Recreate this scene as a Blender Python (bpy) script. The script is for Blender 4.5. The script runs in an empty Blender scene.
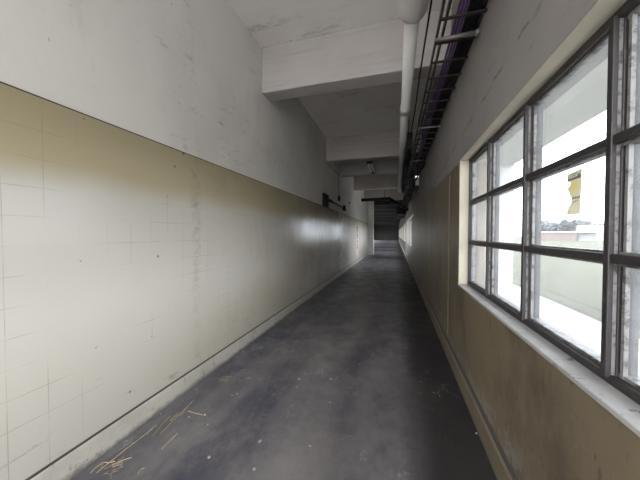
import bpy, bmesh, math, random
from mathutils import Vector, Matrix
R = random.Random(7)
S = bpy.context.scene
COL = S.collection

# ------------------------------------------------------------------ mesh helpers
class MB:
    def __init__(s): s.bm = bmesh.new()
    def box(s, x0, x1, y0, y1, z0, z1):
        v = [s.bm.verts.new((x, y, z)) for x in (x0, x1) for y in (y0, y1) for z in (z0, z1)]
        for f in ((0,1,3,2),(4,6,7,5),(0,4,5,1),(2,3,7,6),(0,2,6,4),(1,5,7,3)):
            s.bm.faces.new([v[i] for i in f])
        return s
    def tube(s, pts, r, n=12, cap=True):
        pts = [Vector(p) for p in pts]
        rr = r if isinstance(r, (list, tuple)) else [r]*len(pts)
        up = None; rings = []
        for i, p in enumerate(pts):
            a = pts[max(i-1, 0)]; b = pts[min(i+1, len(pts)-1)]
            d = (b-a).normalized()
            if up is None:
                up = Vector((0,0,1)) if abs(d.z) < .9 else Vector((1,0,0))
            sd = d.cross(up).normalized(); up = sd.cross(d).normalized()
            rings.append([s.bm.verts.new(p + rr[i]*(math.cos(2*math.pi*k/n)*sd + math.sin(2*math.pi*k/n)*up)) for k in range(n)])
        for a, b in zip(rings, rings[1:]):
            for k in range(n):
                s.bm.faces.new((a[k], a[(k+1)%n], b[(k+1)%n], b[k]))
        if cap:
            s.bm.faces.new(rings[0][::-1]); s.bm.faces.new(rings[-1])
        return s
    def prism(s, poly, axis, a0, a1):
        # poly: list of 2D points; axis: the extruded axis
        def P(u, v, a): return {'x': (a,u,v), 'y': (u,a,v), 'z': (u,v,a)}[axis]
        A = [s.bm.verts.new(P(u,v,a0)) for u,v in poly]; B = [s.bm.verts.new(P(u,v,a1)) for u,v in poly]
        n = len(poly)
        s.bm.faces.new(A[::-1]); s.bm.faces.new(B)
        for i in range(n): s.bm.faces.new((A[i], A[(i+1)%n], B[(i+1)%n], B[i]))
        return s
    def quad(s, *p):
        s.bm.faces.new([s.bm.verts.new(q) for q in p]); return s
    def ball(s, c, r, sc=(1,1,1), sub=2):
        m = Matrix.Translation(c) @ Matrix.Diagonal((r*sc[0], r*sc[1], r*sc[2], 1))
        bmesh.ops.create_icosphere(s.bm, subdivisions=sub, radius=1, matrix=m); return s
    def build(s, name, mat, parent=None, smooth=False, bevel=0, loc=None):
        bmesh.ops.recalc_face_normals(s.bm, faces=s.bm.faces)
        me = bpy.data.meshes.new(name)
        if loc is not None:
            bmesh.ops.translate(s.bm, verts=s.bm.verts, vec=-Vector(loc))
        s.bm.to_mesh(me); s.bm.free()
        if smooth:
            for p in me.polygons: p.use_smooth = True
        me.materials.append(mat)
        o = bpy.data.objects.new(name, me); COL.objects.link(o)
        if loc is not None: o.location = loc
        if parent:
            o.parent = parent
            o.matrix_parent_inverse = Matrix.Translation(-parent.location)
        if bevel:
            b = o.modifiers.new('bevel', 'BEVEL'); b.width = bevel; b.segments = 2; b.limit_method = 'ANGLE'
        return o
def tag(o, label, cat, group=None, kind=None):
    o['label'] = label; o['category'] = cat
    if group: o['group'] = group
    if kind: o['kind'] = kind
    return o
def thing(name, loc, label, cat, group=None, kind=None):
    o = bpy.data.objects.new(name, None); o.location = loc; o.empty_display_size = .1
    COL.objects.link(o); return tag(o, label, cat, group, kind)

# ------------------------------------------------------------------ material helpers
class NT:
    def __init__(s, name):
        s.m = bpy.data.materials.new(name); s.m.use_nodes = True
        s.t = s.m.node_tree; s.t.nodes.clear()
        s.out = s.n('ShaderNodeOutputMaterial')
        s.pos = s.n('ShaderNodeNewGeometry').outputs['Position']
        sp = s.n('ShaderNodeSeparateXYZ'); s.l(s.pos, sp.inputs[0])
        s.x, s.y, s.z = sp.outputs
    def n(s, t, **k):
        nd = s.t.nodes.new(t)
        for a, b in k.items(): setattr(nd, a, b)
        return nd
    def l(s, a, b): s.t.links.new(a, b)
    def put(s, sock, v):
        if isinstance(v, bpy.types.NodeSocket): s.l(v, sock)
        elif isinstance(v, (tuple, list)) and len(v) == 3 and sock.type == 'RGBA': sock.default_value = (*v, 1)
        else: sock.default_value = v
    def math(s, op, a, b=0.0, c=0.0, clamp=False):
        nd = s.n('ShaderNodeMath', operation=op, use_clamp=clamp)
        for i, v in enumerate((a, b, c)): s.put(nd.inputs[i], v)
        return nd.outputs[0]
    def vec(s, x, y, z):
        nd = s.n('ShaderNodeCombineXYZ')
        for i, v in enumerate((x, y, z)): s.put(nd.inputs[i], v)
        return nd.outputs[0]
    def scaled(s, sc):
        nd = s.n('ShaderNodeMapping'); s.l(s.pos, nd.inputs[0]); nd.inputs['Scale'].default_value = sc
        return nd.outputs[0]
    def noise(s, v, scale, detail=4, rough=.55, lo=0, hi=1, dist=0):
        nd = s.n('ShaderNodeTexNoise'); s.l(v, nd.inputs['Vector'])
        nd.inputs['Scale'].default_value = scale; nd.inputs['Detail'].default_value = detail
        nd.inputs['Roughness'].default_value = rough; nd.inputs['Distortion'].default_value = dist
        if (lo, hi) == (0, 1): return nd.outputs[0]
        return s.ramp(nd.outputs[0], lo, hi)
    def ramp(s, v, lo, hi, a=0.0, b=1.0):
        nd = s.n('ShaderNodeMapRange'); nd.interpolation_type = 'SMOOTHSTEP'; s.put(nd.inputs[0], v)
        for i, q in enumerate((lo, hi, a, b)): s.put(nd.inputs[i+1], q)
        return nd.outputs[0]
    def mix(s, f, a, b):
        nd = s.n('ShaderNodeMix', data_type='RGBA'); s.put(nd.inputs[0], f); s.put(nd.inputs[6], a); s.put(nd.inputs[7], b)
        return nd.outputs[2]
    def bump(s, h, st=.3, d=.01):
        nd = s.n('ShaderNodeBump'); s.put(nd.inputs['Height'], h); nd.inputs['Strength'].default_value = st
        nd.inputs['Distance'].default_value = d; return nd.outputs[0]
    def pbr(s, col, rough=.6, metal=0.0, normal=None, spec=.5):
        b = s.n('ShaderNodeBsdfPrincipled')
        s.put(b.inputs['Base Color'], col); s.put(b.inputs['Roughness'], rough); s.put(b.inputs['Metallic'], metal)
        b.inputs['Specular IOR Level'].default_value = spec
        if normal: s.l(normal, b.inputs['Normal'])
        s.l(b.outputs[0], s.out.inputs[0]); s.b = b
        return s.m
def line_mask(t, coord, at, w, soft=.004):
    d = t.math('ABSOLUTE', t.math('SUBTRACT', coord, at))
    return t.math('SUBTRACT', 1.0, t.ramp(d, w, w+soft))
def plain(name, col, rough=.6, metal=0.0, var=.25, sc=30, spec=.5):
    t = NT(name); n = t.noise(t.pos, sc, 5)
    c = t.mix(n, tuple(v*(1-var) for v in col), tuple(min(1, v*(1+var)) for v in col))
    return t.pbr(c, rough, metal, t.bump(n, .15, .004), spec)

def m_plaster(name, base, warm, dark, crack=False):
    t = NT(name)
    big = t.noise(t.pos, .9, 5, .6, .38, .68)
    c = t.mix(big, base, warm)
    st = t.noise(t.scaled((1, 3, .7)), 1.2, 6, .7, .55, .8)
    c = t.mix(t.math('MULTIPLY', st, .45), c, dark)
    # scuffs and flaked specks, slanted
    mp = t.n('ShaderNodeMapping'); t.l(t.pos, mp.inputs[0]); mp.inputs['Rotation'].default_value = (.6, 0, 0); mp.inputs['Scale'].default_value = (1, 2.2, 7)
    sc = t.noise(mp.outputs[0], 2.4, 8, .76, .565, .65)
    gate = t.noise(t.pos, .9, 3, .5, .40, .58)
    c = t.mix(t.math('MULTIPLY', t.math('MULTIPLY', sc, gate), .55), c, tuple(v*.45 for v in base))
    dots = t.noise(t.pos, 17, 2, .5, .76, .79)
    c = t.mix(t.math('MULTIPLY', dots, .7), c, (.12, .11, .10))
    h = t.noise(t.pos, 6, 8, .6)
    if crack:
        zz = t.math('ADD', t.math('MULTIPLY_ADD', t.y, -.055, 2.475), t.math('MULTIPLY', t.math('SUBTRACT', t.noise(t.scaled((0, 1, 0)), 4, 6, .7), .5), .10))
        m = line_mask(t, t.z, zz, .003, .012)
        m = t.math('MULTIPLY', m, t.noise(t.scaled((0, 1, 0)), 5, 3, .6, .42, .58))
        c = t.mix(t.math('MULTIPLY', m, .75), c, (.10, .085, .08))
    return t, c, h
PL_L = (lambda q: q[0].pbr(q[1], .8, 0, q[0].bump(q[2], .3, .012)))(m_plaster('white_plaster', (.74,.72,.695), (.66,.635,.615), (.49,.46,.45)))
PL_C = (lambda q: q[0].pbr(q[1], .85, 0, q[0].bump(q[2], .3, .012)))(m_plaster('ceiling_paint', (.78,.76,.74), (.71,.68,.665), (.52,.49,.48)))

def m_right():
    t, c, h = m_plaster('window_wall_paint', (.25,.232,.225), (.215,.195,.19), (.16,.14,.135), True)
    edge = t.math('ADD', t.math('MULTIPLY_ADD', t.math('MAXIMUM', t.math('SUBTRACT', t.y, 2.86), 0.0), .016, 2.085), t.math('MULTIPLY', t.math('SUBTRACT', t.noise(t.scaled((0,1,0)), 2.0, 5, .6), .5), .06))
    below = t.math('SUBTRACT', 1.0, t.ramp(t.math('SUBTRACT', t.z, edge), 0, .012))
    b = t.mix(t.noise(t.pos, 1.3, 6, .65, .35, .7), (.185,.146,.092), (.152,.121,.080))
    b = t.mix(t.math('MULTIPLY', t.noise(t.scaled((1,1,.45)), 2.6, 7, .72, .47, .66), .75), b, (.075,.057,.040))
    mp = t.n('ShaderNodeMapping'); t.l(t.pos, mp.inputs[0]); mp.inputs['Rotation'].default_value = (-.7,0,0); mp.inputs['Scale'].default_value = (1, 5, 1.6)
    b = t.mix(t.math('MULTIPLY', t.noise(mp.outputs[0], 4.2, 6, .65, .59, .68), .85), b, (.07,.055,.04))
    b = t.mix(t.math('MULTIPLY', t.noise(t.pos, 30, 3, .6, .66, .73), .8), b, (.06,.05,.04))
    # flaked patch near the skirting
    fl = t.math('MULTIPLY', t.noise(t.pos, 9, 6, .7, .5, .58), t.math('SUBTRACT', 1.0, t.ramp(t.z, .2, .42)))
    b = t.mix(t.math('MULTIPLY', fl, .55), b, (.27,.26,.26))
    return t.pbr(t.mix(below, c, b), t.ramp(below, 0, 1, .85, .5), 0, t.bump(h, .35, .012))
WALL_R = m_right()

def m_tile():
    t = NT('painted_cream_tile')
    br = t.n('ShaderNodeTexBrick'); br.offset = 0; br.squash = 1
    t.l(t.vec(t.math('ADD', t.y, .0), t.math('ADD', t.z, .0), 0.0), br.inputs['Vector'])
    br.inputs['Color1'].default_value = (1,1,1,1); br.inputs['Color2'].default_value = (1,1,1,1); br.inputs['Mortar'].default_value = (0,0,0,1)
    for k, v in (('Scale',1),('Mortar Size',.0022),('Mortar Smooth',.35),('Brick Width',.1575),('Row Height',.149)): br.inputs[k].default_value = v
    joint = br.outputs['Fac']
    sheen_edge = t.ramp(t.math('ADD', t.z, t.math('MULTIPLY', t.math('SUBTRACT', t.noise(t.pos, 3, 3, .5), .5), .10)), 1.60, 1.82)
    c = t.mix(t.noise(t.pos, .7, 2, .5, .3, .75), (.455,.43,.38), (.43,.405,.355))
    c = t.mix(sheen_edge, c, (.375,.322,.21))  # lower tiles kept paler: window reflection and light painted into the colour
    c = t.mix(t.noise(t.vec(0.0, t.math('MULTIPLY', t.y, .3), t.math('MULTIPLY', t.z, 1.2)), 1.1, 2, .5, .4, .8), c, (.43,.395,.315))
    # grime that grows down the corridor
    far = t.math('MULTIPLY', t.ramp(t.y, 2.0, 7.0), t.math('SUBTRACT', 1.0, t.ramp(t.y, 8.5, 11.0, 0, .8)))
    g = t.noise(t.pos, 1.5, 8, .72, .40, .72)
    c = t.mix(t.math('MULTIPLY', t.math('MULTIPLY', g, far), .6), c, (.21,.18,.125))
    g2 = t.noise(t.scaled((1,1.6,.5)), 1.0, 7, .7, .45, .75)
    c = t.mix(t.math('MULTIPLY', t.math('MULTIPLY', g2, t.ramp(t.y, 1.2, 3.2)), .4), c, (.36,.315,.225))
    # damp streak
    wob = t.math('MULTIPLY', t.math('SUBTRACT', t.noise(t.scaled((0,0,1)), 5, 6, .75), .5), .16)
    s = line_mask(t, t.math('ADD', t.y, wob), 2.05, .012, .07)
    s = t.math('MULTIPLY', s, t.noise(t.pos, 14, 6, .7, .40, .62))
    s = t.math('MULTIPLY', s, t.ramp(t.z, .55, 2.0, .35, 1.0))
    c = t.mix(t.math('MULTIPLY', s, .38), c, (.16,.14,.10))
    # stain that spreads below the top edge beside the streak
    hy = line_mask(t, t.y, 2.45, .1, .75)
    hz = t.ramp(t.math('ADD', t.z, t.math('MULTIPLY', t.noise(t.pos, 4, 5, .6), .3)), 1.75, 2.25)
    c = t.mix(t.math('MULTIPLY', t.math('MULTIPLY', hy, hz), t.noise(t.pos, 7, 6, .7, .35, .7)), c, (.33,.29,.21))
    jm = t.math('MULTIPLY', joint, t.noise(t.pos, 1.7, 3, .6, .48, .66))
    c = t.mix(t.math('MULTIPLY', jm, .7), c, (.27,.25,.21))
    dots = t.noise(t.pos, 15, 2, .5, .755, .785)
    c = t.mix(t.math('MULTIPLY', dots, .8), c, (.10,.09,.08))
    low = t.math('MULTIPLY', t.math('SUBTRACT', 1.0, t.ramp(t.z, .2, .6)), t.noise(t.scaled((1,.5,3)), 7, 7, .75, .60, .68))
    c = t.mix(t.math('MULTIPLY', low, .7), c, (.22,.20,.17))
    top = line_mask(t, t.z, 2.115, .004, .006)
    c = t.mix(top, c, (.05,.045,.04))
    wav = t.noise(t.scaled((1,1,1)), 5, 3, .5)
    hgt = t.math('SUBTRACT', t.math('MULTIPLY', wav, .35), t.math('MULTIPLY', joint, .12))
    rough = t.math('ADD', t.noise(t.pos, 2.5, 5, .6, .3, .8), 0.0)
    return t.pbr(c, t.math('ADD', t.ramp(rough, 0, 1, .18, .26), t.ramp(t.y, 7.5, 11, 0, .25)), 0, t.bump(hgt, .2, .005), .22)
TILE = m_tile()

def m_skirt(name, base, gy):
    t = NT(name)
    c = t.mix(t.noise(t.pos, 3, 7, .7, .35, .7), base, tuple(v*.82 for v in base))
    c = t.mix(t.math('MULTIPLY', t.noise(t.pos, 13, 7, .75, .57, .68), .8), c, (.13,.115,.10))
    lo = t.math('SUBTRACT', 1.0, t.ramp(t.math('ADD', t.z, t.math('MULTIPLY', t.math('SUBTRACT', t.noise(t.pos, 9, 6, .7), .5), .09)), .0, .05))
    c = t.mix(t.math('MULTIPLY', lo, .8), c, (.09,.085,.08))
    return t.pbr(c, .6, 0, t.bump(t.noise(t.pos, 14, 8, .7), .4, .01))
SK_L = m_skirt('skirting_white', (.47,.44,.38), 0)
SK_R = m_skirt('skirting_brown', (.17,.135,.09), 0)
GROOVE = plain('grimy_groove', (.06,.055,.05), .9)

def m_floor():
    t = NT('worn_asphalt_floor')
    n1 = t.noise(t.scaled((1.6,.35,1)), 1.5, 7, .65, .32, .70)
    n2 = t.noise(t.scaled((1,.7,1)), 3.2, 9, .75, .42, .68)
    c = t.mix(n1, (.044,.044,.064), (.135,.128,.130))
    c = t.mix(t.math('MULTIPLY', n2, .7), c, (.19,.178,.175))
    # worn wheel lane, wandering
    wob = t.math('MULTIPLY', t.math('SUBTRACT', t.noise(t.scaled((0,1,0)), .6, 4), .5), .5)
    for at, w, soft, am, cc in ((-.62, .05, .34, .8, (.205,.193,.188)), (-.12, .03, .26, .75, (.20,.194,.198))):
        lane = line_mask(t, t.math('ADD', t.x, wob), at, w, soft)
        c = t.mix(t.math('MULTIPLY', t.math('MULTIPLY', lane, t.noise(t.pos, 2.5, 7, .7, .25, .7)), am), c, cc)
    # shade under the sills painted as a dark strip along the window wall
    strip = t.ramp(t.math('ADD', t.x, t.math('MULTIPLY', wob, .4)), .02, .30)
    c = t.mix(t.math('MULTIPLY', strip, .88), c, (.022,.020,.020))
    # chalky scuffs
    sc = t.noise(t.scaled((1.4,.9,1)), 5.5, 9, .78, .555, .64)
    c = t.mix(t.math('MULTIPLY', t.math('MULTIPLY', sc, t.noise(t.pos, 1.1, 3, .6, .42, .62)), .75), c, (.30,.29,.29))
    sp = t.noise(t.pos, 55, 2, .5, .75, .78)
    c = t.mix(t.math('MULTIPLY', sp, .6), c, (.45,.43,.40))
    # shade between the lit stripes painted as dark bands across the far floor
    for yy, w in ((23.3,.6),(28.7,.85),(37.5,1.6)):
        c = t.mix(t.math('MULTIPLY', line_mask(t, t.y, yy, w, .25), .9), c, (.012,.012,.015))
    r = t.math('ADD', t.ramp(t.noise(t.pos, 2.2, 6, .7), .3, .7, .36, .58), 0.0)
    return t.pbr(c, r, 0, t.bump(t.noise(t.pos, 9, 10, .7), .35, .012), .5)
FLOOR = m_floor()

def m_concrete():
    t = NT('board_marked_concrete')
    c = t.mix(t.noise(t.pos, 1.1, 5, .6, .35, .7), (.44,.415,.405), (.385,.355,.345))
    st = t.noise(t.scaled((.35,4,9)), 2.2, 7, .7, .48, .72)
    c = t.mix(t.math('MULTIPLY', st, .5), c, (.29,.255,.25))
    dots = t.noise(t.pos, 15, 3, .5, .73, .77)
    c = t.mix(t.math('MULTIPLY', dots, .6), c, (.16,.14,.13))
    return t.pbr(c, .85, 0, t.bump(t.noise(t.scaled((.3,3,12)), 2.5, 8, .65), .4, .012))
CONC = m_concrete()
REVEAL = plain('cream_reveal_paint', (.48,.445,.355), .6, 0, .12, 8)
def m_sill():
    t = NT('chipped_white_sill')
    c = t.mix(t.noise(t.pos, 6, 6, .7, .4, .7), (.36,.355,.35), (.29,.28,.27))
    c = t.mix(t.math('MULTIPLY', t.noise(t.pos, 17, 6, .7, .60, .66), .9), c, (.10,.09,.085))
    return t.pbr(c, .7, 0, t.bump(t.noise(t.pos, 20, 6, .7), .4, .006))
SILL = m_sill()
def m_steel(name, a, b, lo=.45, hi=.6):
    t = NT(name)
    c = t.mix(t.noise(t.pos, 24, 7, .7, lo, hi), a, b)
    return t.pbr(c, .5, .2, t.bump(t.noise(t.pos, 60, 5, .7), .3, .003))
STEEL = m_steel('weathered_window_steel', (.035,.032,.033), (.085,.075,.07), .5, .75)
PUTTY = m_steel('flaking_putty', (.24,.235,.23), (.075,.07,.07), .46, .62)
BLACK = plain('black_iron', (.010,.010,.010), .6, 0, .2, 30, .2)
RUBBER = plain('black_cable_sheath', (.010,.009,.011), .55, 0, .2, 30, .25)
PURPLE = plain('purple_cable_sheath', (.085,.030,.150), .4)
TRAYM = plain('dull_tray_metal', (.06,.055,.05), .45, .6)
GALV = plain('galvanised_tube', (.20,.19,.18), .45, .5)
PIPEW = plain('white_painted_pipe', (.60,.59,.57), .5, 0, .12, 9)
LAG = plain('white_pipe_lagging', (.68,.67,.66), .6, 0, .06, 9)
EXTW = plain('outside_white_render', (.58,.59,.60), .8, 0, .05, 2)
PATH = plain('pale_concrete_paving', (.46,.445,.41), .85, 0, .08, 3)
def m_grass():
    t = NT('lawn_grass')
    c = t.mix(t.noise(t.pos, .35, 6, .7, .35, .7), (.042,.046,.018), (.058,.055,.024))
    c = t.mix(t.math('MULTIPLY', t.noise(t.pos, 6, 8, .8, .5, .75), .5), c, (.024,.034,.012))
    return t.pbr(c, .9, 0, t.bump(t.noise(t.pos, 30, 6, .8), .8, .05))
GRASS = m_grass()
LEAF = plain('hazed_leaves', (.11,.12,.125), .7, 0, .3, 1.5)  # distance haze put into the leaf colour
BARK = plain('grey_bark', (.17,.15,.14), .9)
BRICK = plain('red_brickwork', (.20,.15,.135), .85, 0, .2, 3)
ROOFM = plain('pale_metal_roof', (.55,.56,.57), .5)
PAPER = None
def m_glass():
    t = NT('dusty_window_glass')
    tr = t.n('ShaderNodeBsdfTransparent'); tr.inputs[0].default_value = (.93,.955,.985,1)
    gl = t.n('ShaderNodeBsdfGlossy'); gl.inputs['Roughness'].default_value = .03
    fr = t.n('ShaderNodeFresnel'); fr.inputs[0].default_value = 1.45
    m1 = t.n('ShaderNodeMixShader'); t.l(t.math('MULTIPLY', fr.outputs[0], .35), m1.inputs[0]); t.l(tr.outputs[0], m1.inputs[1]); t.l(gl.outputs[0], m1.inputs[2])
    df = t.n('ShaderNodeBsdfTranslucent'); df.inputs[0].default_value = (.82,.84,.86,1)
    d = t.ramp(t.noise(t.pos, 3, 6, .7), .3, .75, .03, .06)
    m2 = t.n('ShaderNodeMixShader'); t.l(d, m2.inputs[0]); t.l(m1.outputs[0], m2.inputs[1]); t.l(df.outputs[0], m2.inputs[2])
    t.l(m2.outputs[0], t.out.inputs[0]); return t.m
GLASS = m_glass()

# ------------------------------------------------------------------ dimensions
XL, XR = -1.794, .590
ZC = 3.955
ZD = 2.115
Y0, Y1 = -2.05, 62.0
WINS = [(-1.75,2.86),(10.1,15.2),(18.4,22.9),(25.6,29.6),(33.2,39.5),(44.0,56.0)]
ZS, ZH = .905, 2.115
XO = .82                        # outer face of the window wall

# ------------------------------------------------------------------ room shell
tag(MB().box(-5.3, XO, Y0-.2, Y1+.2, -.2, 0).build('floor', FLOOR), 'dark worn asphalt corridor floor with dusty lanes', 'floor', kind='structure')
HALL = plain('hall_dimness', (.035,.035,.038), .85, 0, .25, 2)  # dimness of the far hall put into its surface colour
tag(MB().box(-5.3, XO, 18.3, Y1+.2, ZC, ZC+.2).build('ceiling_hall', HALL), 'ceiling of the far hall, coloured dark for its shade', 'ceiling', kind='structure')
tag(MB().box(XL-.25, XO, Y0-.2, 18.3, ZC, ZC+.2).build('ceiling', PL_C), 'grey-white painted slab ceiling above the beams', 'ceiling', kind='structure')
tag(MB().box(XL-.25, XL, Y0, 17.9, 0, ZC).build('wall_left', PL_L), 'long left corridor wall of scuffed white plaster', 'wall', kind='structure')
w = MB().box(XL-.001, XL+.010, Y0, 17.9, .16, ZD)
tag(w.build('wainscot_left', TILE), 'cream painted tile dado on the lower left wall', 'wall tiling', kind='structure')
# skirting with a dark groove on top
sk = MB().prism([(XL-.001,0),(XL+.016,0),(XL+.016,.145),(XL+.010,.153),(XL-.001,.153)], 'y', Y0, 17.9).build('baseboard_left', SK_L)
MB().box(XL-.001, XL+.0125, Y0, 17.9, .150, .166).build('groove', GROOVE, sk)
tag(sk, 'scuffed off-white skirting at the foot of the left wall', 'skirting', kind='structure')
# pier and the wider hall beyond
tag(MB().box(XL-.25, -1.45, 17.9, 18.35, 0, ZC).build('pier', PL_L, bevel=.01), 'pale square pier jutting from the left wall far down the corridor', 'pier', kind='structure')
tag(MB().box(-5.3, XL-.25, 18.05, 18.30, 0, ZC).build('wall_return', PL_C), 'return wall behind the far pier', 'wall', kind='structure')
w = MB(); y = 18.30
for a, b in ((18.7,22.4),(24.2,27.8),(29.6,36.2),(39.0,60.0)):  # unseen doorways added so daylight stripes the far floor
    w.box(-5.3, -5.05, y, a, 0, ZC); w.box(-5.3, -5.05, a, b, 2.1, ZC); y = b
w.box(-5.3, -5.05, y, Y1, 0, ZC)
tag(w.build('wall_hall', HALL), 'left wall of the wider hall past the pier, with unseen doorways added for light', 'wall', kind='structure')
ld = bpy.data.lights.new('daylight_portal', 'AREA'); ld.shape = 'RECTANGLE'; ld.size = 2.1; ld.size_y = 41.3; ld.energy = 1; ld.cycles.is_portal = True
lo = bpy.data.objects.new('daylight_portal', ld); COL.objects.link(lo); lo.location = (-5.4, 39.35, 1.05); lo.rotation_euler = (0, math.radians(-90), 0)
tag(MB().box(-40, -5.3, 18.3, 75, -.3, -.01).build('added_side_yard', PATH), 'unseen paved ground added outside the far hall doorways', 'added_yard', kind='structure')
DARKW = plain('end_wall_dimness', (.03,.029,.028), .8)  # end wall darkened in colour to keep its gloom despite the doorway light
tag(MB().box(-5.3, XO, Y1, Y1+.2, 0, ZC).build('wall_end', DARKW), 'shade-darkened wall closing the far end of the corridor', 'wall', kind='structure')
# unseen end left open to brighten the interior, with added paving outside
tag(MB().box(-40, XO, -60, Y0-.2, -.3, -.01).build('added_yard', PATH), 'unseen paving added outside the corridor end opened for light', 'added_yard', kind='structure')
# window wall with openings
w = MB(); y = Y0; hall = MB()
for a, b in WINS:
    if a > 18:
        if y < 18: w.box(XR, XO, y, 17.9, 0, ZC); y = 17.9
        hall.box(XR, XO, y, a, 0, ZC); hall.box(XR, XO, a, b, 0, ZS); hall.box(XR, XO, a, b, ZH, ZC); y = b; continue
    w.box(XR, XO, y, a, 0, ZC); w.box(XR, XO, a, b, 0, ZS); w.box(XR, XO, a, b, ZH, ZC); y = b
hall.box(XR, XO, y, Y1, 0, ZC)
tag(hall.build('wall_right_hall', HALL), 'shade-darkened far stretch of the window wall past the pier', 'wall', kind='structure')
wr = tag(w.build('wall_right', WALL_R), 'window wall, tan painted below and grey plaster above', 'wall', kind='structure')
tag(MB().box(XR-.004, XR+.001, 3.36, 11.2, .17, 2.06).build('plaster_coat', WALL_R), 'thicker plaster coat on the blank wall past the near window', 'wall', kind='structure')
sk = MB().prism([(XR+.001,0),(XR-.028,0),(XR-.028,.150),(XR-.018,.160),(XR+.001,.163)], 'y', Y0, Y1).build('baseboard_right', SK_R)
MB().prism([(XR+.001,.163),(XR-.017,.1605),(XR-.013,.176),(XR+.001,.182)], 'y', Y0, Y1).build('groove', GROOVE, sk)
tag(sk, 'brown skirting ledge along the foot of the window wall', 'skirting', kind='structure')
# beams
def beam(y0, y1, zb=3.34, lab=''):
    tag(MB().box((XL if y0 < 18 else -5.05), XR, y0, y1, zb, ZC+.001).build('ceiling_beam', CONC if y0 < 18 else HALL, bevel=.012), lab, 'beam', kind='structure')  # far beams take the shade-darkened hall colour instead of concrete
beam(3.33, 3.59, lab='nearest white concrete ceiling beam across the corridor')
beam(6.88, 7.14, lab='second concrete ceiling beam, with the conduit starting below it')
beam(8.72, 8.98, lab='third concrete ceiling beam, behind the hanging lamp batten')
beam(11.62, 11.9, lab='fourth concrete ceiling beam, where the white pipe turns')
beam(15.6, 15.9, lab='fifth ceiling beam, behind the black cross pipe')
beam(18.4, 18.7, lab='sixth ceiling beam, at the far pier')
for q, (yy, zz) in enumerate(((21.6,3.34),(25.5,3.3),(30.5,3.34),(36.5,3.3),(44,3.3),(53,3.2))):
    beam(yy, yy+.35, zz, ('seventh','eighth','ninth','tenth','eleventh','last')[q] + ' ceiling beam in the dim far hall')

# ------------------------------------------------------------------ windows
XG = .705                      # glass plane
NP = ['near window with peeling steel bars and the torn notice', 'second window down the corridor past the blank wall', 'third window down the corridor', 'fourth window down the corridor', 'fifth window, small in the distance', 'last window at the end of the corridor']
def window(i, a, b, pitch, first):
    wo = thing('window_%d' % (i+1), (XG, (a+b)/2, ZS), NP[i], 'window', kind='structure')
    # reveal lining and sill
    l = MB()
    l.box(XR+.002, XG+.01, b-.004, b+.001, ZS, ZH); l.box(XR+.002, XG+.01, a-.001, a+.004, ZS, ZH); l.box(XR+.002, XG+.01, a, b, ZH-.004, ZH+.001)
    l.build('reveal', REVEAL, wo)
    MB().box(XR-.006, XG+.11, a, b, ZS-.012, ZS+.006).build('sill', SILL, wo, bevel=.004)
    z0, z1 = ZS+.006, ZH-.004
    # outer steel frame
    f = MB()
    for (u0,u1,v0,v1) in ((a+.004,b-.004,z0,z0+.030),(a+.004,b-.004,z1-.030,z1)):
        f.box(XG-(.012 if i else .035), XG+.03, u0, u1, v0, v1)
    for u0 in (a+.004, b-.034): f.box(XG-(.012 if i else .035), XG+.03, u0, u0+.03, z0, z1)
    f.build('frame', STEEL, wo, bevel=.003)
    p = MB()
    for (v0,v1) in ((z0+.030,z0+.042),(z1-.042,z1-.030)): p.box(XG-.014, XG+.02, a+.034, b-.034, v0, v1)
    for u0 in (a+.034, b-.046): p.box(XG-.014, XG+.02, u0, u0+.012, z0+.03, z1-.03)
    p.build('putty_bead', PUTTY, wo)
    ys = [b-.034]; y = first
    while y > a + .2:
        ys.append(y); y -= pitch
    ys.append(a+.034)
    h = (z1-z0)
    zb = [z0+.03+(h-.06)*k/3 for k in (1,2)]
    for y in ys[1:-1]:
        if i:
            MB().box(XG-.008, XG+.008, y-.012, y+.012, z0+.02, z1-.02).build('mullion', STEEL, wo); continue
        m = MB().box(XG-.046, XG-.030, y-.012, y+.012, z0+.02, z1-.02).box(XG-.020, XG-.008, y-.015, y+.015, z0+.02, z1-.02).box(XG-.008, XG+.03, y-.024, y+.024, z0+.02, z1-.02)
        o = m.build('mullion', STEEL, wo, bevel=.003)
        pb = MB().box(XG-.031, XG-.019, y-.0095, y+.0095, z0+.03, z1-.03).box(XG-.016, XG-.004, y-.036, y-.024, z0+.03, z1-.03).box(XG-.016, XG-.004, y+.024, y+.036, z0+.03, z1-.03)
        pb.build('putty_bead', PUTTY, o)
    for z in zb:
        if i:
            MB().box(XG-.008, XG+.008, a+.03, b-.03, z-.012, z+.012).build('transom', STEEL, wo); continue
        o = MB().box(XG-.042, XG+.03, a+.03, b-.03, z-.015, z+.015).build('transom', STEEL, wo, bevel=.003)
        MB().box(XG-.022, XG+.01, a+.034, b-.034, z-.024, z-.015).box(XG-.018, XG+.01, a+.034, b-.034, z+.015, z+.022).build('putty_bead', PUTTY, o)
    zr = [z0+.03] + zb + [z1-.03]
    for y1, y0 in zip(ys, ys[1:]):
        for za, zc in zip(zr, zr[1:]):
            MB().box(XG-.003, XG+.003, y0+.006, y1-.006, za+.004, zc-.004).build('pane', GLASS, wo)
    # daylight portal
    ld = bpy.data.lights.new('daylight_portal', 'AREA'); ld.shape = 'RECTANGLE'; ld.size = ZH-ZS; ld.size_y = b-a; ld.energy = 1
    ld.cycles.is_portal = True
    lo = bpy.data.objects.new('daylight_portal', ld); COL.objects.link(lo)
    lo.location = (XO+.03, (a+b)/2, (ZS+ZH)/2); lo.rotation_euler = (0, math.radians(90), 0)
    return wo
window(0, *WINS[0], .595, 2.28)
for i in range(1, 6): window(i, *WINS[i], (1.0,1.1,1.0,1.25,1.5)[i-1], WINS[i][1]-.034-(1.0,1.1,1.0,1.25,1.5)[i-1])

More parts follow.
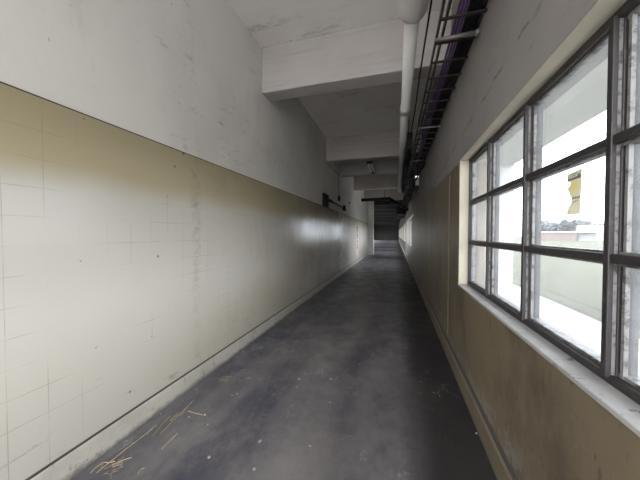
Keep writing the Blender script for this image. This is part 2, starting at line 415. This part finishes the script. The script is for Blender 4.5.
ld = bpy.data.lights.new('daylight_portal', 'AREA'); ld.shape = 'RECTANGLE'; ld.size = XR-XL; ld.size_y = ZC; ld.energy = 1; ld.cycles.is_portal = True
lo = bpy.data.objects.new('daylight_portal', ld); COL.objects.link(lo); lo.location = ((XL+XR)/2, Y0-.3, ZC/2); lo.rotation_euler = (math.radians(90), 0, 0)
# torn paper notice stuck on the near window's middle pane
def m_notice():
    t = NT('yellowed_notice_paper')
    d = t.math('SQRT', t.math('ADD', t.math('POWER', t.math('SUBTRACT', t.y, 1.335), 2.0), t.math('POWER', t.math('SUBTRACT', t.z, 1.595), 2.0)))
    c = t.mix(t.math('ADD', t.ramp(d, .0, .055), t.math('MULTIPLY', t.noise(t.pos, 40, 4), .2)), (.66,.56,.29), (.66,.64,.53))
    b = t.n('ShaderNodeBsdfDiffuse'); t.put(b.inputs[0], c)
    tr = t.n('ShaderNodeBsdfTranslucent'); t.put(tr.inputs[0], c)
    m = t.n('ShaderNodeMixShader'); m.inputs[0].default_value = .55
    t.l(b.outputs[0], m.inputs[1]); t.l(tr.outputs[0], m.inputs[2]); t.l(m.outputs[0], t.out.inputs[0]); return t.m
NOT = m_notice()
PRINT = plain('faded_grey_print', (.16,.155,.15), .8)
NX = XG-.0042
# local notice coordinates: s from left edge (far, 0) to right (near, 1), v from the top (0) to the bottom (1)
NY0, NY1, NZ0, NZ1 = 1.383, 1.288, 1.66, 1.479
def nt(s, v, dx=0): return (NX-dx, NY0+(NY1-NY0)*s, NZ0+(NZ1-NZ0)*v)
outline = [(0.0,.05),(1.0,0),(.97,.5),(.93,1.0),(.05,.985),(.04,.88),(.22,.78),(.36,.70),(.33,.60),(.20,.52),(.14,.44),(0.0,.385),(.22,.31),(.24,.24),(.02,.22)]
bm = MB(); A = [bm.bm.verts.new(nt(s,v)) for s,v in outline]; B = [bm.bm.verts.new(nt(s,v,.0012)) for s,v in outline]
bm.bm.faces.new(A); bm.bm.faces.new(B[::-1])
for i in range(len(A)): bm.bm.faces.new((A[i],A[(i+1)%len(A)],B[(i+1)%len(A)],B[i]))
bm.bm.normal_update()
bmesh.ops.triangulate(bm.bm, faces=[f for f in bm.bm.faces if len(f.verts) > 4])
no = bm.build('paper_notice', NOT, loc=nt(.5,.5))
tag(no, 'torn yellowed paper notice stuck on a pane of the near window', 'notice')
pm = MB()
def bar(s0, s1, v0, v1): pm.quad(nt(s0,v0,.0016), nt(s1,v0-.012,.0016), nt(s1,v1-.012,.0016), nt(s0,v1,.0016))
bar(.02,.95,.155,.215)
for s0, s1, v0, v1 in ((.20,.25,.06,.14),(.29,.36,.05,.08),(.29,.32,.05,.14),(.40,.46,.05,.14),(.50,.53,.05,.14),(.56,.60,.06,.14),(.64,.68,.045,.10)): bar(s0,s1,v0,v1)
bar(.05,.14,.11,.15); bar(.72,.90,.10,.15)
pm.build('heading', PRINT, no); pm = MB()
for k in range(5): bar(.36+k*.115, .36+k*.115+.085, .60+.006*(k%2), .655)
for k in range(4): bar(.36+k*.12, .36+k*.12+.06, .71-.012*k, .75-.01*k)
pm.build('text', PRINT, no)

# ------------------------------------------------------------------ services under the ceiling
# white pipe with a thick lagged length, a coupling and an elbow
PX, PZ = .118, 3.205
pr = thing('overhead_pipe', (PX, 5, PZ), 'white painted pipe running under the ceiling beams with thick lagging near', 'pipe')
MB().tube([(PX,2.0,PZ),(PX,11.05,PZ)], .062, 20).build('pipe', PIPEW, pr, True)
MB().tube([(PX,Y0+.0,PZ),(PX,2.25,PZ),(PX,2.30,PZ),(PX,2.335,PZ)], [.118,.118,.108,.070], 24).build('lagging', LAG, pr, True)
MB().tube([(PX,3.98,PZ),(PX,4.0,PZ),(PX,4.14,PZ),(PX,4.16,PZ)], [.062,.074,.074,.062], 20).build('coupling', PIPEW, pr, True)
MB().tube([(PX,5.3,PZ),(PX,5.36,PZ)], .070, 20).build('coupling', PIPEW, pr, True)
MB().tube([(PX,11.05,PZ),(PX,11.2,PZ-.01),(PX+.03,11.32,PZ-.04),(PX+.12,11.36,PZ-.06),(PX+.40,11.36,PZ-.06)], .075, 16).build('elbow', PIPEW, pr, True)
for yy in (1.2, 6.2, 9.8):
    MB().tube([(PX,yy,PZ+.05),(PX,yy,ZC)], .008, 8).build('hanger_rod', BLACK, pr)
MB().tube([(PX,11.36+.0,PZ-.06)] and [(PX+.395,11.36,PZ-.06),(PX+.47,11.36,PZ-.06)], .078, 16).build('wall_flange', PIPEW, pr)
# cable tray
ZT = 2.93
tr = thing('cable_tray', (.43, 6, ZT), 'dark ladder cable tray bracketed to the wall above the windows', 'cable tray')
TY1 = 16.4
for x in (.295, .335):
    MB().box(x-.007, x+.007, Y0, TY1, ZT-.012, ZT+.028).build('side_rail', TRAYM, tr)
rung = None; yy = 0.58
k = 0
while yy < 16.3 and k < 92:
    if rung is None:
        rung = MB().box(.295, .585, yy-.011, yy+.011, ZT-.014, ZT-.001).build('rung', TRAYM, tr)
    else:
        r2 = rung.copy(); COL.objects.link(r2); r2.parent = tr; r2.matrix_parent_inverse = rung.matrix_parent_inverse.copy(); r2.location = (0, yy-.58, 0)
    yy += .25; k += 1
for yy in (-1.31,.47,2.25,4.03,5.81,7.59,9.37,11.15,12.93):
    MB().tube([(.285,yy,ZT-.032),(.592,yy,ZT-.032)], [.012,.019], 12).ball((.572,yy,ZT-.032), .026, (1,1,1), 2).build('bracket', GALV, tr, True)
# cables lying in the tray
def cable(x, z, r, mat, lab, grp, y0=Y0+.02, y1=TY1-.2, sag=.004, name='cable'):
    ph = .5; n = 60
    pts = [(x + .005*math.sin(q*.9+ph), y0+(y1-y0)*q/n, z+r + .003*math.sin(q*1.7+ph)) for q in range(n+1)]
    o = MB().tube(pts, r, 8).build(name, mat, None, True)
    return tag(o, lab, 'cable', grp)
for x, lab in ((.402,'purple cable on the corridor side of the tray'),(.424,'middle purple cable in the tray'),(.446,'purple cable against the black bundle')):
    cable(x, ZT+.003, .0095, PURPLE, lab, 'purple cables in the tray')
for x in (.360,.381): cable(x, ZT+.003, .0105, RUBBER, 'black cable lying in the tray only past the second beam, beside the purple ones', 'extra black cables in the tray', 5.4)
for x, z in ((.470,0),(.494,0),(.518,0),(.542,0),(.566,0),(.482,.022),(.506,.022),(.530,.022),(.554,.022)):
    cable(x, ZT+.003+z, .0105, RUBBER, 'black cable bundled in the ladder tray along the window wall', 'black cables in the tray')
# thin black cable beside the pipe
tag(MB().tube([(.257+.004*math.sin(q), Y0+.05+q*.3, 3.25+.012*math.cos(q*1.3)) for q in range(25)], .0085, 8).build('hanging_cable', RUBBER, None, True), 'thin black cable strung between the white pipe and the tray', 'cable')
for yy in (2.0, 5.0): pass
# dark clutter further down: boxes, loops, small lamp
def jbox(x0,x1,y0,y1,z0,z1,lab):
    r = thing('junction_box', ((x0+x1)/2,(y0+y1)/2,z0), lab, 'junction box')
    MB().box(x0,x1,y0,y1,z0,z1).build('body', BLACK, r, bevel=.008)
    MB().box(x0+.01,x1-.01,y0-.012,y0,z0+.015,z1-.015).build('cover', BLACK, r, bevel=.004)
cdu = thing('cable_duct', (.24, 8, 2.98), 'long black cable duct hung between the white pipe and the tray', 'duct')
MB().box(.192,.284,5.2,10.7,2.98,3.28).build('casing', BLACK, cdu, bevel=.006)
for yy in (5.8, 7.4, 9.0, 10.4): MB().tube([(.24,yy,3.27),(.24,yy,ZC)], .010, 8).build('hanger_rod', BLACK, cdu)
for yy in (6.4, 7.7, 9.0): MB().box(.188,.288,yy,yy+.05,2.972,3.285).build('joint_band', BLACK, cdu)
jbox(.31,.46,7.72,8.6,2.62,2.917,'black box hung lowest under the tray, behind the small lamp')
for q, (yc, x, dz, ln) in enumerate(((5.6,.46,.24,.7),(6.5,.40,.30,.9),(7.4,.50,.34,.8),(9.6,.45,.36,1.0),(10.4,.36,.30,.9),(12.3,.42,.36,1.1))):
    ya = .58+.25*round((yc-ln/2-.58)/.25); yb = .58+.25*round((yc+ln/2-.58)/.25)
    pts = [(x+.05*math.sin(u*math.pi/12*2), ya+(yb-ya)*u/12, ZT-.018-dz*math.sin(math.pi*u/12)**1.0) for u in range(13)]
    tag(MB().tube(pts, .016, 8).build('cable_loop', RUBBER, None, True), ('first','second','third','fourth','fifth','sixth')[q] + ' black cable loop drooping below the tray, counted from the near end', 'cable', 'drooping cable loops')
lm = thing('wall_lamp', (.47, 6.7, 2.66), 'small lit lamp glowing white among the dark cables', 'lamp')
t = NT('lamp_glow'); e = t.n('ShaderNodeEmission'); e.inputs[0].default_value = (.75,.83,1,1); e.inputs[1].default_value = 2.2; t.l(e.outputs[0], t.out.inputs[0]); GLOW = t.m
MB().box(.435,.50,6.66,6.70,2.735,2.775).build('diffuser', GLOW, lm, bevel=.006)
MB().box(.43,.51,6.68,6.8,2.56,2.71).build('housing', plain('beige_housing', (.40,.34,.28), .6), lm, bevel=.006)
MB().box(.425,.515,6.675,6.8,2.705,2.735).build('trim_band', plain('copper_band', (.36,.17,.08), .4, .5), lm)
MB().tube([(.47,6.74,2.72),(.47,6.74,2.92)], .01, 8).build('stem', BLACK, lm)
# black pipe across the corridor with its diagonal strut
cp = thing('cross_pipe', (-.6, 14.3, 3.22), 'black pipe spanning the corridor with a slanting end near the windows', 'pipe')
MB().tube([(XL,14.3,3.22),(-.28,14.3,3.24)], .085, 12).build('span', BLACK, cp, True)
MB().tube([(-.34,14.3,3.25),(.20,14.3,2.86),(.585,14.3,2.62)], .075, 12).build('slanting_leg', BLACK, cp, True)
MB().tube([(-.60,14.3,3.28),(-.60,14.3,ZC)], .012, 8).build('hanger_rod', BLACK, cp)
for q, (yy, zz) in enumerate(((16.7,2.75),(20.5,2.8))):
    o = thing('duct', (.38,yy,zz), ('nearer','farther')[q]+' black duct box above the far windows', 'duct', 'black ducts over the far windows')
    MB().box(.05,.58,yy,yy+2.2,zz-.15,zz+.35).build('casing', BLACK, o, bevel=.01)
    MB().box(.03,.59,yy+1.0,yy+1.06,zz-.17,zz+.37).build('flange', BLACK, o)
    MB().tube([(.3,yy+1.1,zz+.3),(.3,yy+1.1,ZC)], .015, 8).build('hanger_rod', BLACK, o)

# fluorescent batten between the second and third beams
lb = thing('lamp_batten', (-.70, 7.75, 3.3), 'unlit twin tube lamp batten hanging between two ceiling beams', 'lamp')
MB().box(-.735,-.665,7.2,8.45,3.33,3.38).build('batten', plain('grey_batten', (.30,.29,.28), .5), lb, bevel=.004)
for x in (-.745,-.655):
    MB().tube([(x,7.24,3.305),(x,8.41,3.305)], .016, 12).build('tube', plain('unlit_tube', (.62,.61,.59), .3), lb, True)
for y in (7.22, 8.42):
    MB().box(-.77,-.63,y-.015,y+.015,3.285,3.335).build('tube_holder', BLACK, lb)
for y in (7.5, 8.15):
    MB().tube([(-.70,y,3.37),(-.70,y,ZC)], .007, 8).build('hanger_rod', BLACK, lb)

# ------------------------------------------------------------------ fittings on the left wall
XW = XL
ib = thing('iron_bracket', (XW, 6.7, 2.1), 'black iron plate with a long rod fixed to the left wall', 'bracket')
MB().box(XW+.001, XW+.05, 6.46, 6.95, 2.12, 2.44).build('plate', BLACK, ib, bevel=.006)
MB().tube([(XW+.03,6.9,2.315),(XW+.05,7.15,2.315),(XW+.05,9.15,2.285)], .022, 10).build('rod', BLACK, ib, True)
MB().tube([(XW+.05,7.05,2.316),(XW+.05,7.3,2.312)], .038, 10).build('collar', BLACK, ib)
MB().prism([(9.02,2.225),(9.34,2.225),(9.20,2.40),(9.14,2.40)], 'x', XW+.015, XW+.085).box(XW+.001, XW+.03, 9.1, 9.2, 2.26, 2.32).build('end_stop', BLACK, ib)
sw = thing('wall_switch', (XW, 8.4, 2.5), 'small black switch hanging from a conduit on the left wall', 'switch')
MB().box(XW, XW+.05, 8.33, 8.47, 2.46, 2.62).build('switch_box', BLACK, sw, bevel=.006)
MB().tube([(XW+.014,7.14,3.30),(XW+.014,8.34,3.30),(XW+.014,8.40,3.26),(XW+.014,8.40,2.6)], .014, 8).build('conduit', plain('painted_conduit', (.22,.21,.20), .6), sw, True)
MB().box(XW+.049, XW+.062, 8.38, 8.42, 2.52, 2.56).build('lever', BLACK, sw)
oc = MB().tube([(XW-.003,10.4,2.63),(XW+.04,10.4,2.63)], [.06,.05], 14).build('conduit_cap', BLACK, None, True, loc=(XW,10.4,2.63))
tag(oc, 'small round black cap on the left wall past the switch', 'cap')
# red vertical lettering painted on a pink strip
ws = thing('wall_sign', (XW+.01, 12.7, .8), 'tall narrow pinkish sign with red marks on the left wall', 'sign')
MB().box(XW+.009, XW+.016, 12.42, 12.98, .32, 1.80).build('backing', plain('faded_pink', (.62,.50,.46), .6), ws)
g = MB()
X1 = XW+.0185
def stroke(a, b, w=.05):
    a = Vector(a); b = Vector(b); d = (b-a).normalized(); n = Vector((-d.y, d.x))*w
    g.quad(*[(X1, p.x, p.y) for p in (a+n, b+n, b-n, a-n)])
RED = plain('sign_red', (.30,.012,.025), .6)
for st in (((12.52,1.72),(12.88,1.72)),((12.55,1.72),(12.60,1.46)),((12.84,1.72),(12.70,1.46)),((12.54,1.38),(12.86,1.30)),((12.86,1.30),(12.60,1.18)),((12.54,1.10),(12.80,1.02)),((12.80,1.02),(12.84,.92)),((12.56,.86),(12.80,.88)),((12.56,.86),(12.66,.74)),((12.66,.74),(12.86,.72))):
    stroke(*st)
g.build('lettering', RED, ws)

# ------------------------------------------------------------------ litter on the floor
STRAW = plain('dry_straw', (.44,.36,.22), .7)
def floor_pt(px, py):
    # where the corridor floor is seen at a given bearing and dip
    c, s = math.cos(math.radians(16)), math.sin(math.radians(16))
    d = 1.4*265/(py-234); r = d*(px-320)/265
    return Vector((r*c - d*s, r*s + d*c, 0))
stl = [((92,478),(150,432)),((108,470),(128,462)),((150,440),(168,419)),((158,437),(193,402)),((178,419),(190,404)),((168,424),(176,417)),((159,453),(175,437)),((134,479),(141,473)),((86,478),(99,467)),((99,467),(111,466)),((186,414),(201,418)),((144,438),(154,428))]
for i, (a, b) in enumerate(stl):
    A = floor_pt(*a); B = floor_pt(*b); M = (A+B)/2 + Vector((R.uniform(-.01,.01), R.uniform(-.01,.01), 0))
    r = R.uniform(.0018,.0028)
    o = MB().tube([A+Vector((0,0,r)), M+Vector((0,0,r*1.3)), B+Vector((0,0,r))], r, 6).build('straw', STRAW, loc=M)
    tag(o, 'dry straw stalk lying on the dark floor beside the left skirting', 'straw', 'straw stalks by the left skirting')
tm = MB()
c0 = floor_pt(109, 474)
for k in range(18):
    a = R.random()*6.28; p = c0 + Vector((R.gauss(0,.025), R.gauss(0,.03), .002+R.random()*.012)); l = R.uniform(.02,.06)
    tm.tube([p, p+Vector((math.cos(a)*l, math.sin(a)*l, R.uniform(0,.012)))], .0010, 4)
tag(tm.build('straw_tuft', STRAW, loc=c0), 'small tuft of broken straw at the front left of the floor', 'straw', kind='stuff')
tm = MB(); c0 = floor_pt(224, 381)
for k in range(40):
    a = R.random()*6.28; p = c0 + Vector((R.gauss(0,.03), R.gauss(0,.05), .002+R.random()*.008)); l = R.uniform(.015,.05)
    tm.tube([p, p+Vector((math.cos(a)*l, math.sin(a)*l, R.uniform(0,.008)))], .0016, 4)
tag(tm.build('chaff_pile', plain('brown_chaff', (.24,.20,.14), .8), loc=c0), 'flat brown patch of chaff near the left skirting', 'chaff', kind='stuff')
LIT = plain('pale_litter', (.36,.34,.32), .8)
for i, (px, py, s) in enumerate(((195,392,.02),(203,418,.022),(187,420,.018),(158,417,.012),(207,462,.02),(299,381,.03),(331,381,.026),(259,445,.03),(272,342,.018),(255,330,.016),(360,366,.022),(236,396,.014),(435,395,.012),(441,398,.014),(479,437,.016),(253,474,.03),(297,342,.02),(330,405,.016),(450,350,.016),(310,450,.016),(231,398,.012),(206,428,.012))):
    p = floor_pt(px, py); n = R.randint(5,7); a0 = R.random()*6
    s *= .5
    poly = [(p.x+s*R.uniform(.5,1)*math.cos(a0+6.283*k/n), p.y+s*R.uniform(.5,1.1)*math.sin(a0+6.283*k/n)) for k in range(n)]
    o = MB().prism(poly, 'z', .0005, R.uniform(.003,.007)).build('litter_flake', LIT, loc=p)
    tag(o, 'pale flake of litter lying on the dark corridor floor', 'litter', 'litter flakes on the floor')

# ------------------------------------------------------------------ outside
tag(MB().box(3.13, 160, -60, 190, -.35, -.02).build('lawn', GRASS), 'wide pale green lawn outside the windows', 'lawn', kind='structure')
tag(MB().box(XO, 3.13, -12, 70, -.3, 0.0).build('outside_path', PATH), 'bright concrete walkway just outside the windows', 'path', kind='structure')
tag(MB().box(XO, 3.13, -12, 8.8, 3.32, 3.5).build('canopy_slab', EXTW), 'white roof slab over the outside walkway', 'canopy', kind='structure')
tag(MB().box(XO, 3.13, 8.55, 8.8, 0, 3.32).build('wall_outside', EXTW), 'white cross wall closing the outside walkway', 'wall', kind='structure')

def out_pt(px, d):
    c, s = math.cos(math.radians(16)), math.sin(math.radians(16)); r = d*(px-320)/265
    return Vector((r*c - d*s, r*s + d*c, 0))
# low brick building with a white taller block
def at_px(px, d): return out_pt(px, d)
bp = at_px(566, 54); bld = thing('outbuilding', (bp.x, bp.y, -.02), 'low brick outbuilding with a taller white end across the lawn', 'building')
ang = math.radians(-38)
def bbox(u0,u1,v0,v1,z0,z1,name,mat,parent=None):
    m = MB().box(u0,u1,v0,v1,z0,z1)
    bmesh.ops.rotate(m.bm, verts=m.bm.verts, cent=(0,0,0), matrix=Matrix.Rotation(ang,3,'Z'))
    bmesh.ops.translate(m.bm, verts=m.bm.verts, vec=(bp.x,bp.y,-.02))
    return m.build(name, mat, parent or bld)
bbox(-6.5,1.6,0,6,0,1.75,'brick_wing',BRICK); bbox(-6.7,1.6,-.3,6.3,1.75,1.95,'roof',ROOFM)
bbox(1.6,5.0,-.2,6.2,1.7,3.1,'white_block',EXTW); bbox(4.4,5.0,-.2,.4,0,1.7,'post',EXTW); bbox(1.6,4.6,1.2,6,0,1.7,'recess_wall',plain('grey_wall',(.45,.46,.48),.8))
bbox(-6.9,-6.2,-1.4,-.8,0,1.5,'gate_pier',EXTW)
# trees
def tree_mesh(seed, h, w):
    r = random.Random(seed); cm = MB()
    blobs = [(Vector((r.uniform(-.42,.42)*w, r.uniform(-.42,.42)*w, h*r.uniform(.35,.9))), w*r.uniform(.24,.4)) for _ in range(9)]
    for c, q in blobs:
        for _ in range(170):
            d = Vector((r.gauss(0,1), r.gauss(0,1), r.gauss(0,.8))).normalized()*q*r.uniform(.55,1.05)
            p = c+d; s = .24+.18*r.random()
            a = Vector((r.gauss(0,1),r.gauss(0,1),r.gauss(0,1))).normalized(); b = a.orthogonal().normalized()
            cm.quad(p+a*s, p+b*s, p-a*s, p-b*s)
    tm = MB().tube([(0,0,0),(0,0,h*.3),(.1,.05,h*.6)], [.2,.15,.06], 8)
    for k in range(5):
        c, q = blobs[k]; tm.tube([(0,0,h*.3),tuple(c)], [.08,.02], 6)
    return tm, cm
spots = [(541,78,5.3,3.5,'left most tree of the hazy row, seen beside the mullion'),(550,92,5.8,3.5,'second hazy tree from the left across the lawn'),(559,106,7.0,3.5,'third hazy tree from the left, behind the brick wing'),(568,78,5.5,3.5,'tall hazy tree behind the brick wing'),(577,92,6.6,3.5,'hazy tree behind the white end of the outbuilding'),(586,106,6.7,3.5,'hazy tree just right of the outbuilding'),(594,78,4.2,3.5,'low hazy tree right of the outbuilding'),(602,92,4.5,3.5,'hazy tree beside the heavy window mullion'),(612,106,6.2,3.5,'hazy tree hidden mostly by the heavy mullion'),(622,78,4.9,3.5,'hazy tree behind the right part of the heavy mullion'),(632,92,5.6,3.5,'hazy tree at the left of the rightmost pane'),(641,106,6.2,3.5,'hazy tree at the right edge of the photo'),(652,78,4.9,3.5,'hazy tree beyond the right edge')]
for i, (px, d, h, w, lab) in enumerate(spots[:12]):
    p = out_pt(px, d); p.z = -.02
    t_ = thing('tree', p, lab, 'tree', 'hazy trees across the lawn')
    tm, cm = tree_mesh(i*3+1, h, w)
    for m, nm, mt in ((tm,'trunk',BARK),(cm,'crown',LEAF)):
        o = m.build(nm, mt); o.parent = t_

# ------------------------------------------------------------------ light: overcast sky
W = bpy.data.worlds.new('overcast'); S.world = W; W.use_nodes = True
nt_ = W.node_tree; nt_.nodes.clear()
o = nt_.nodes.new('ShaderNodeOutputWorld'); b = nt_.nodes.new('ShaderNodeBackground')
tc = nt_.nodes.new('ShaderNodeTexCoord'); nz = nt_.nodes.new('ShaderNodeTexNoise'); nz.inputs['Scale'].default_value = 2.5; nz.inputs['Detail'].default_value = 5
rp = nt_.nodes.new('ShaderNodeValToRGB')
rp.color_ramp.elements[0].position = .35; rp.color_ramp.elements[0].color = (.92,.95,1,1)
rp.color_ramp.elements[1].position = .65; rp.color_ramp.elements[1].color = (1,.99,.97,1)
nt_.links.new(tc.outputs['Generated'], nz.inputs['Vector']); nt_.links.new(nz.outputs[0], rp.inputs[0]); nt_.links.new(rp.outputs[0], b.inputs[0])
b.inputs[1].default_value = 11.5
nt_.links.new(b.outputs[0], o.inputs[0])

# ------------------------------------------------------------------ camera
cd = bpy.data.cameras.new('camera'); cd.sensor_width = 36; cd.lens = 36*265/640; cd.clip_start = .02; cd.clip_end = 400
co = bpy.data.objects.new('camera', cd); COL.objects.link(co); co.location = (0, 0, 1.4)
co.rotation_euler = (math.radians(90-1.3), 0, math.radians(16))
S.camera = co
S.view_settings.view_transform = 'Standard'; S.view_settings.look = 'None'; S.view_settings.gamma = 1; S.view_settings.use_curve_mapping = False
S.view_settings.exposure = -0.15
S.cycles.max_bounces = 14; S.cycles.diffuse_bounces = 9; S.cycles.glossy_bounces = 4; S.cycles.transmission_bounces = 6; S.cycles.transparent_max_bounces = 16
S.cycles.use_denoising = True; S.cycles.sample_clamp_indirect = 8
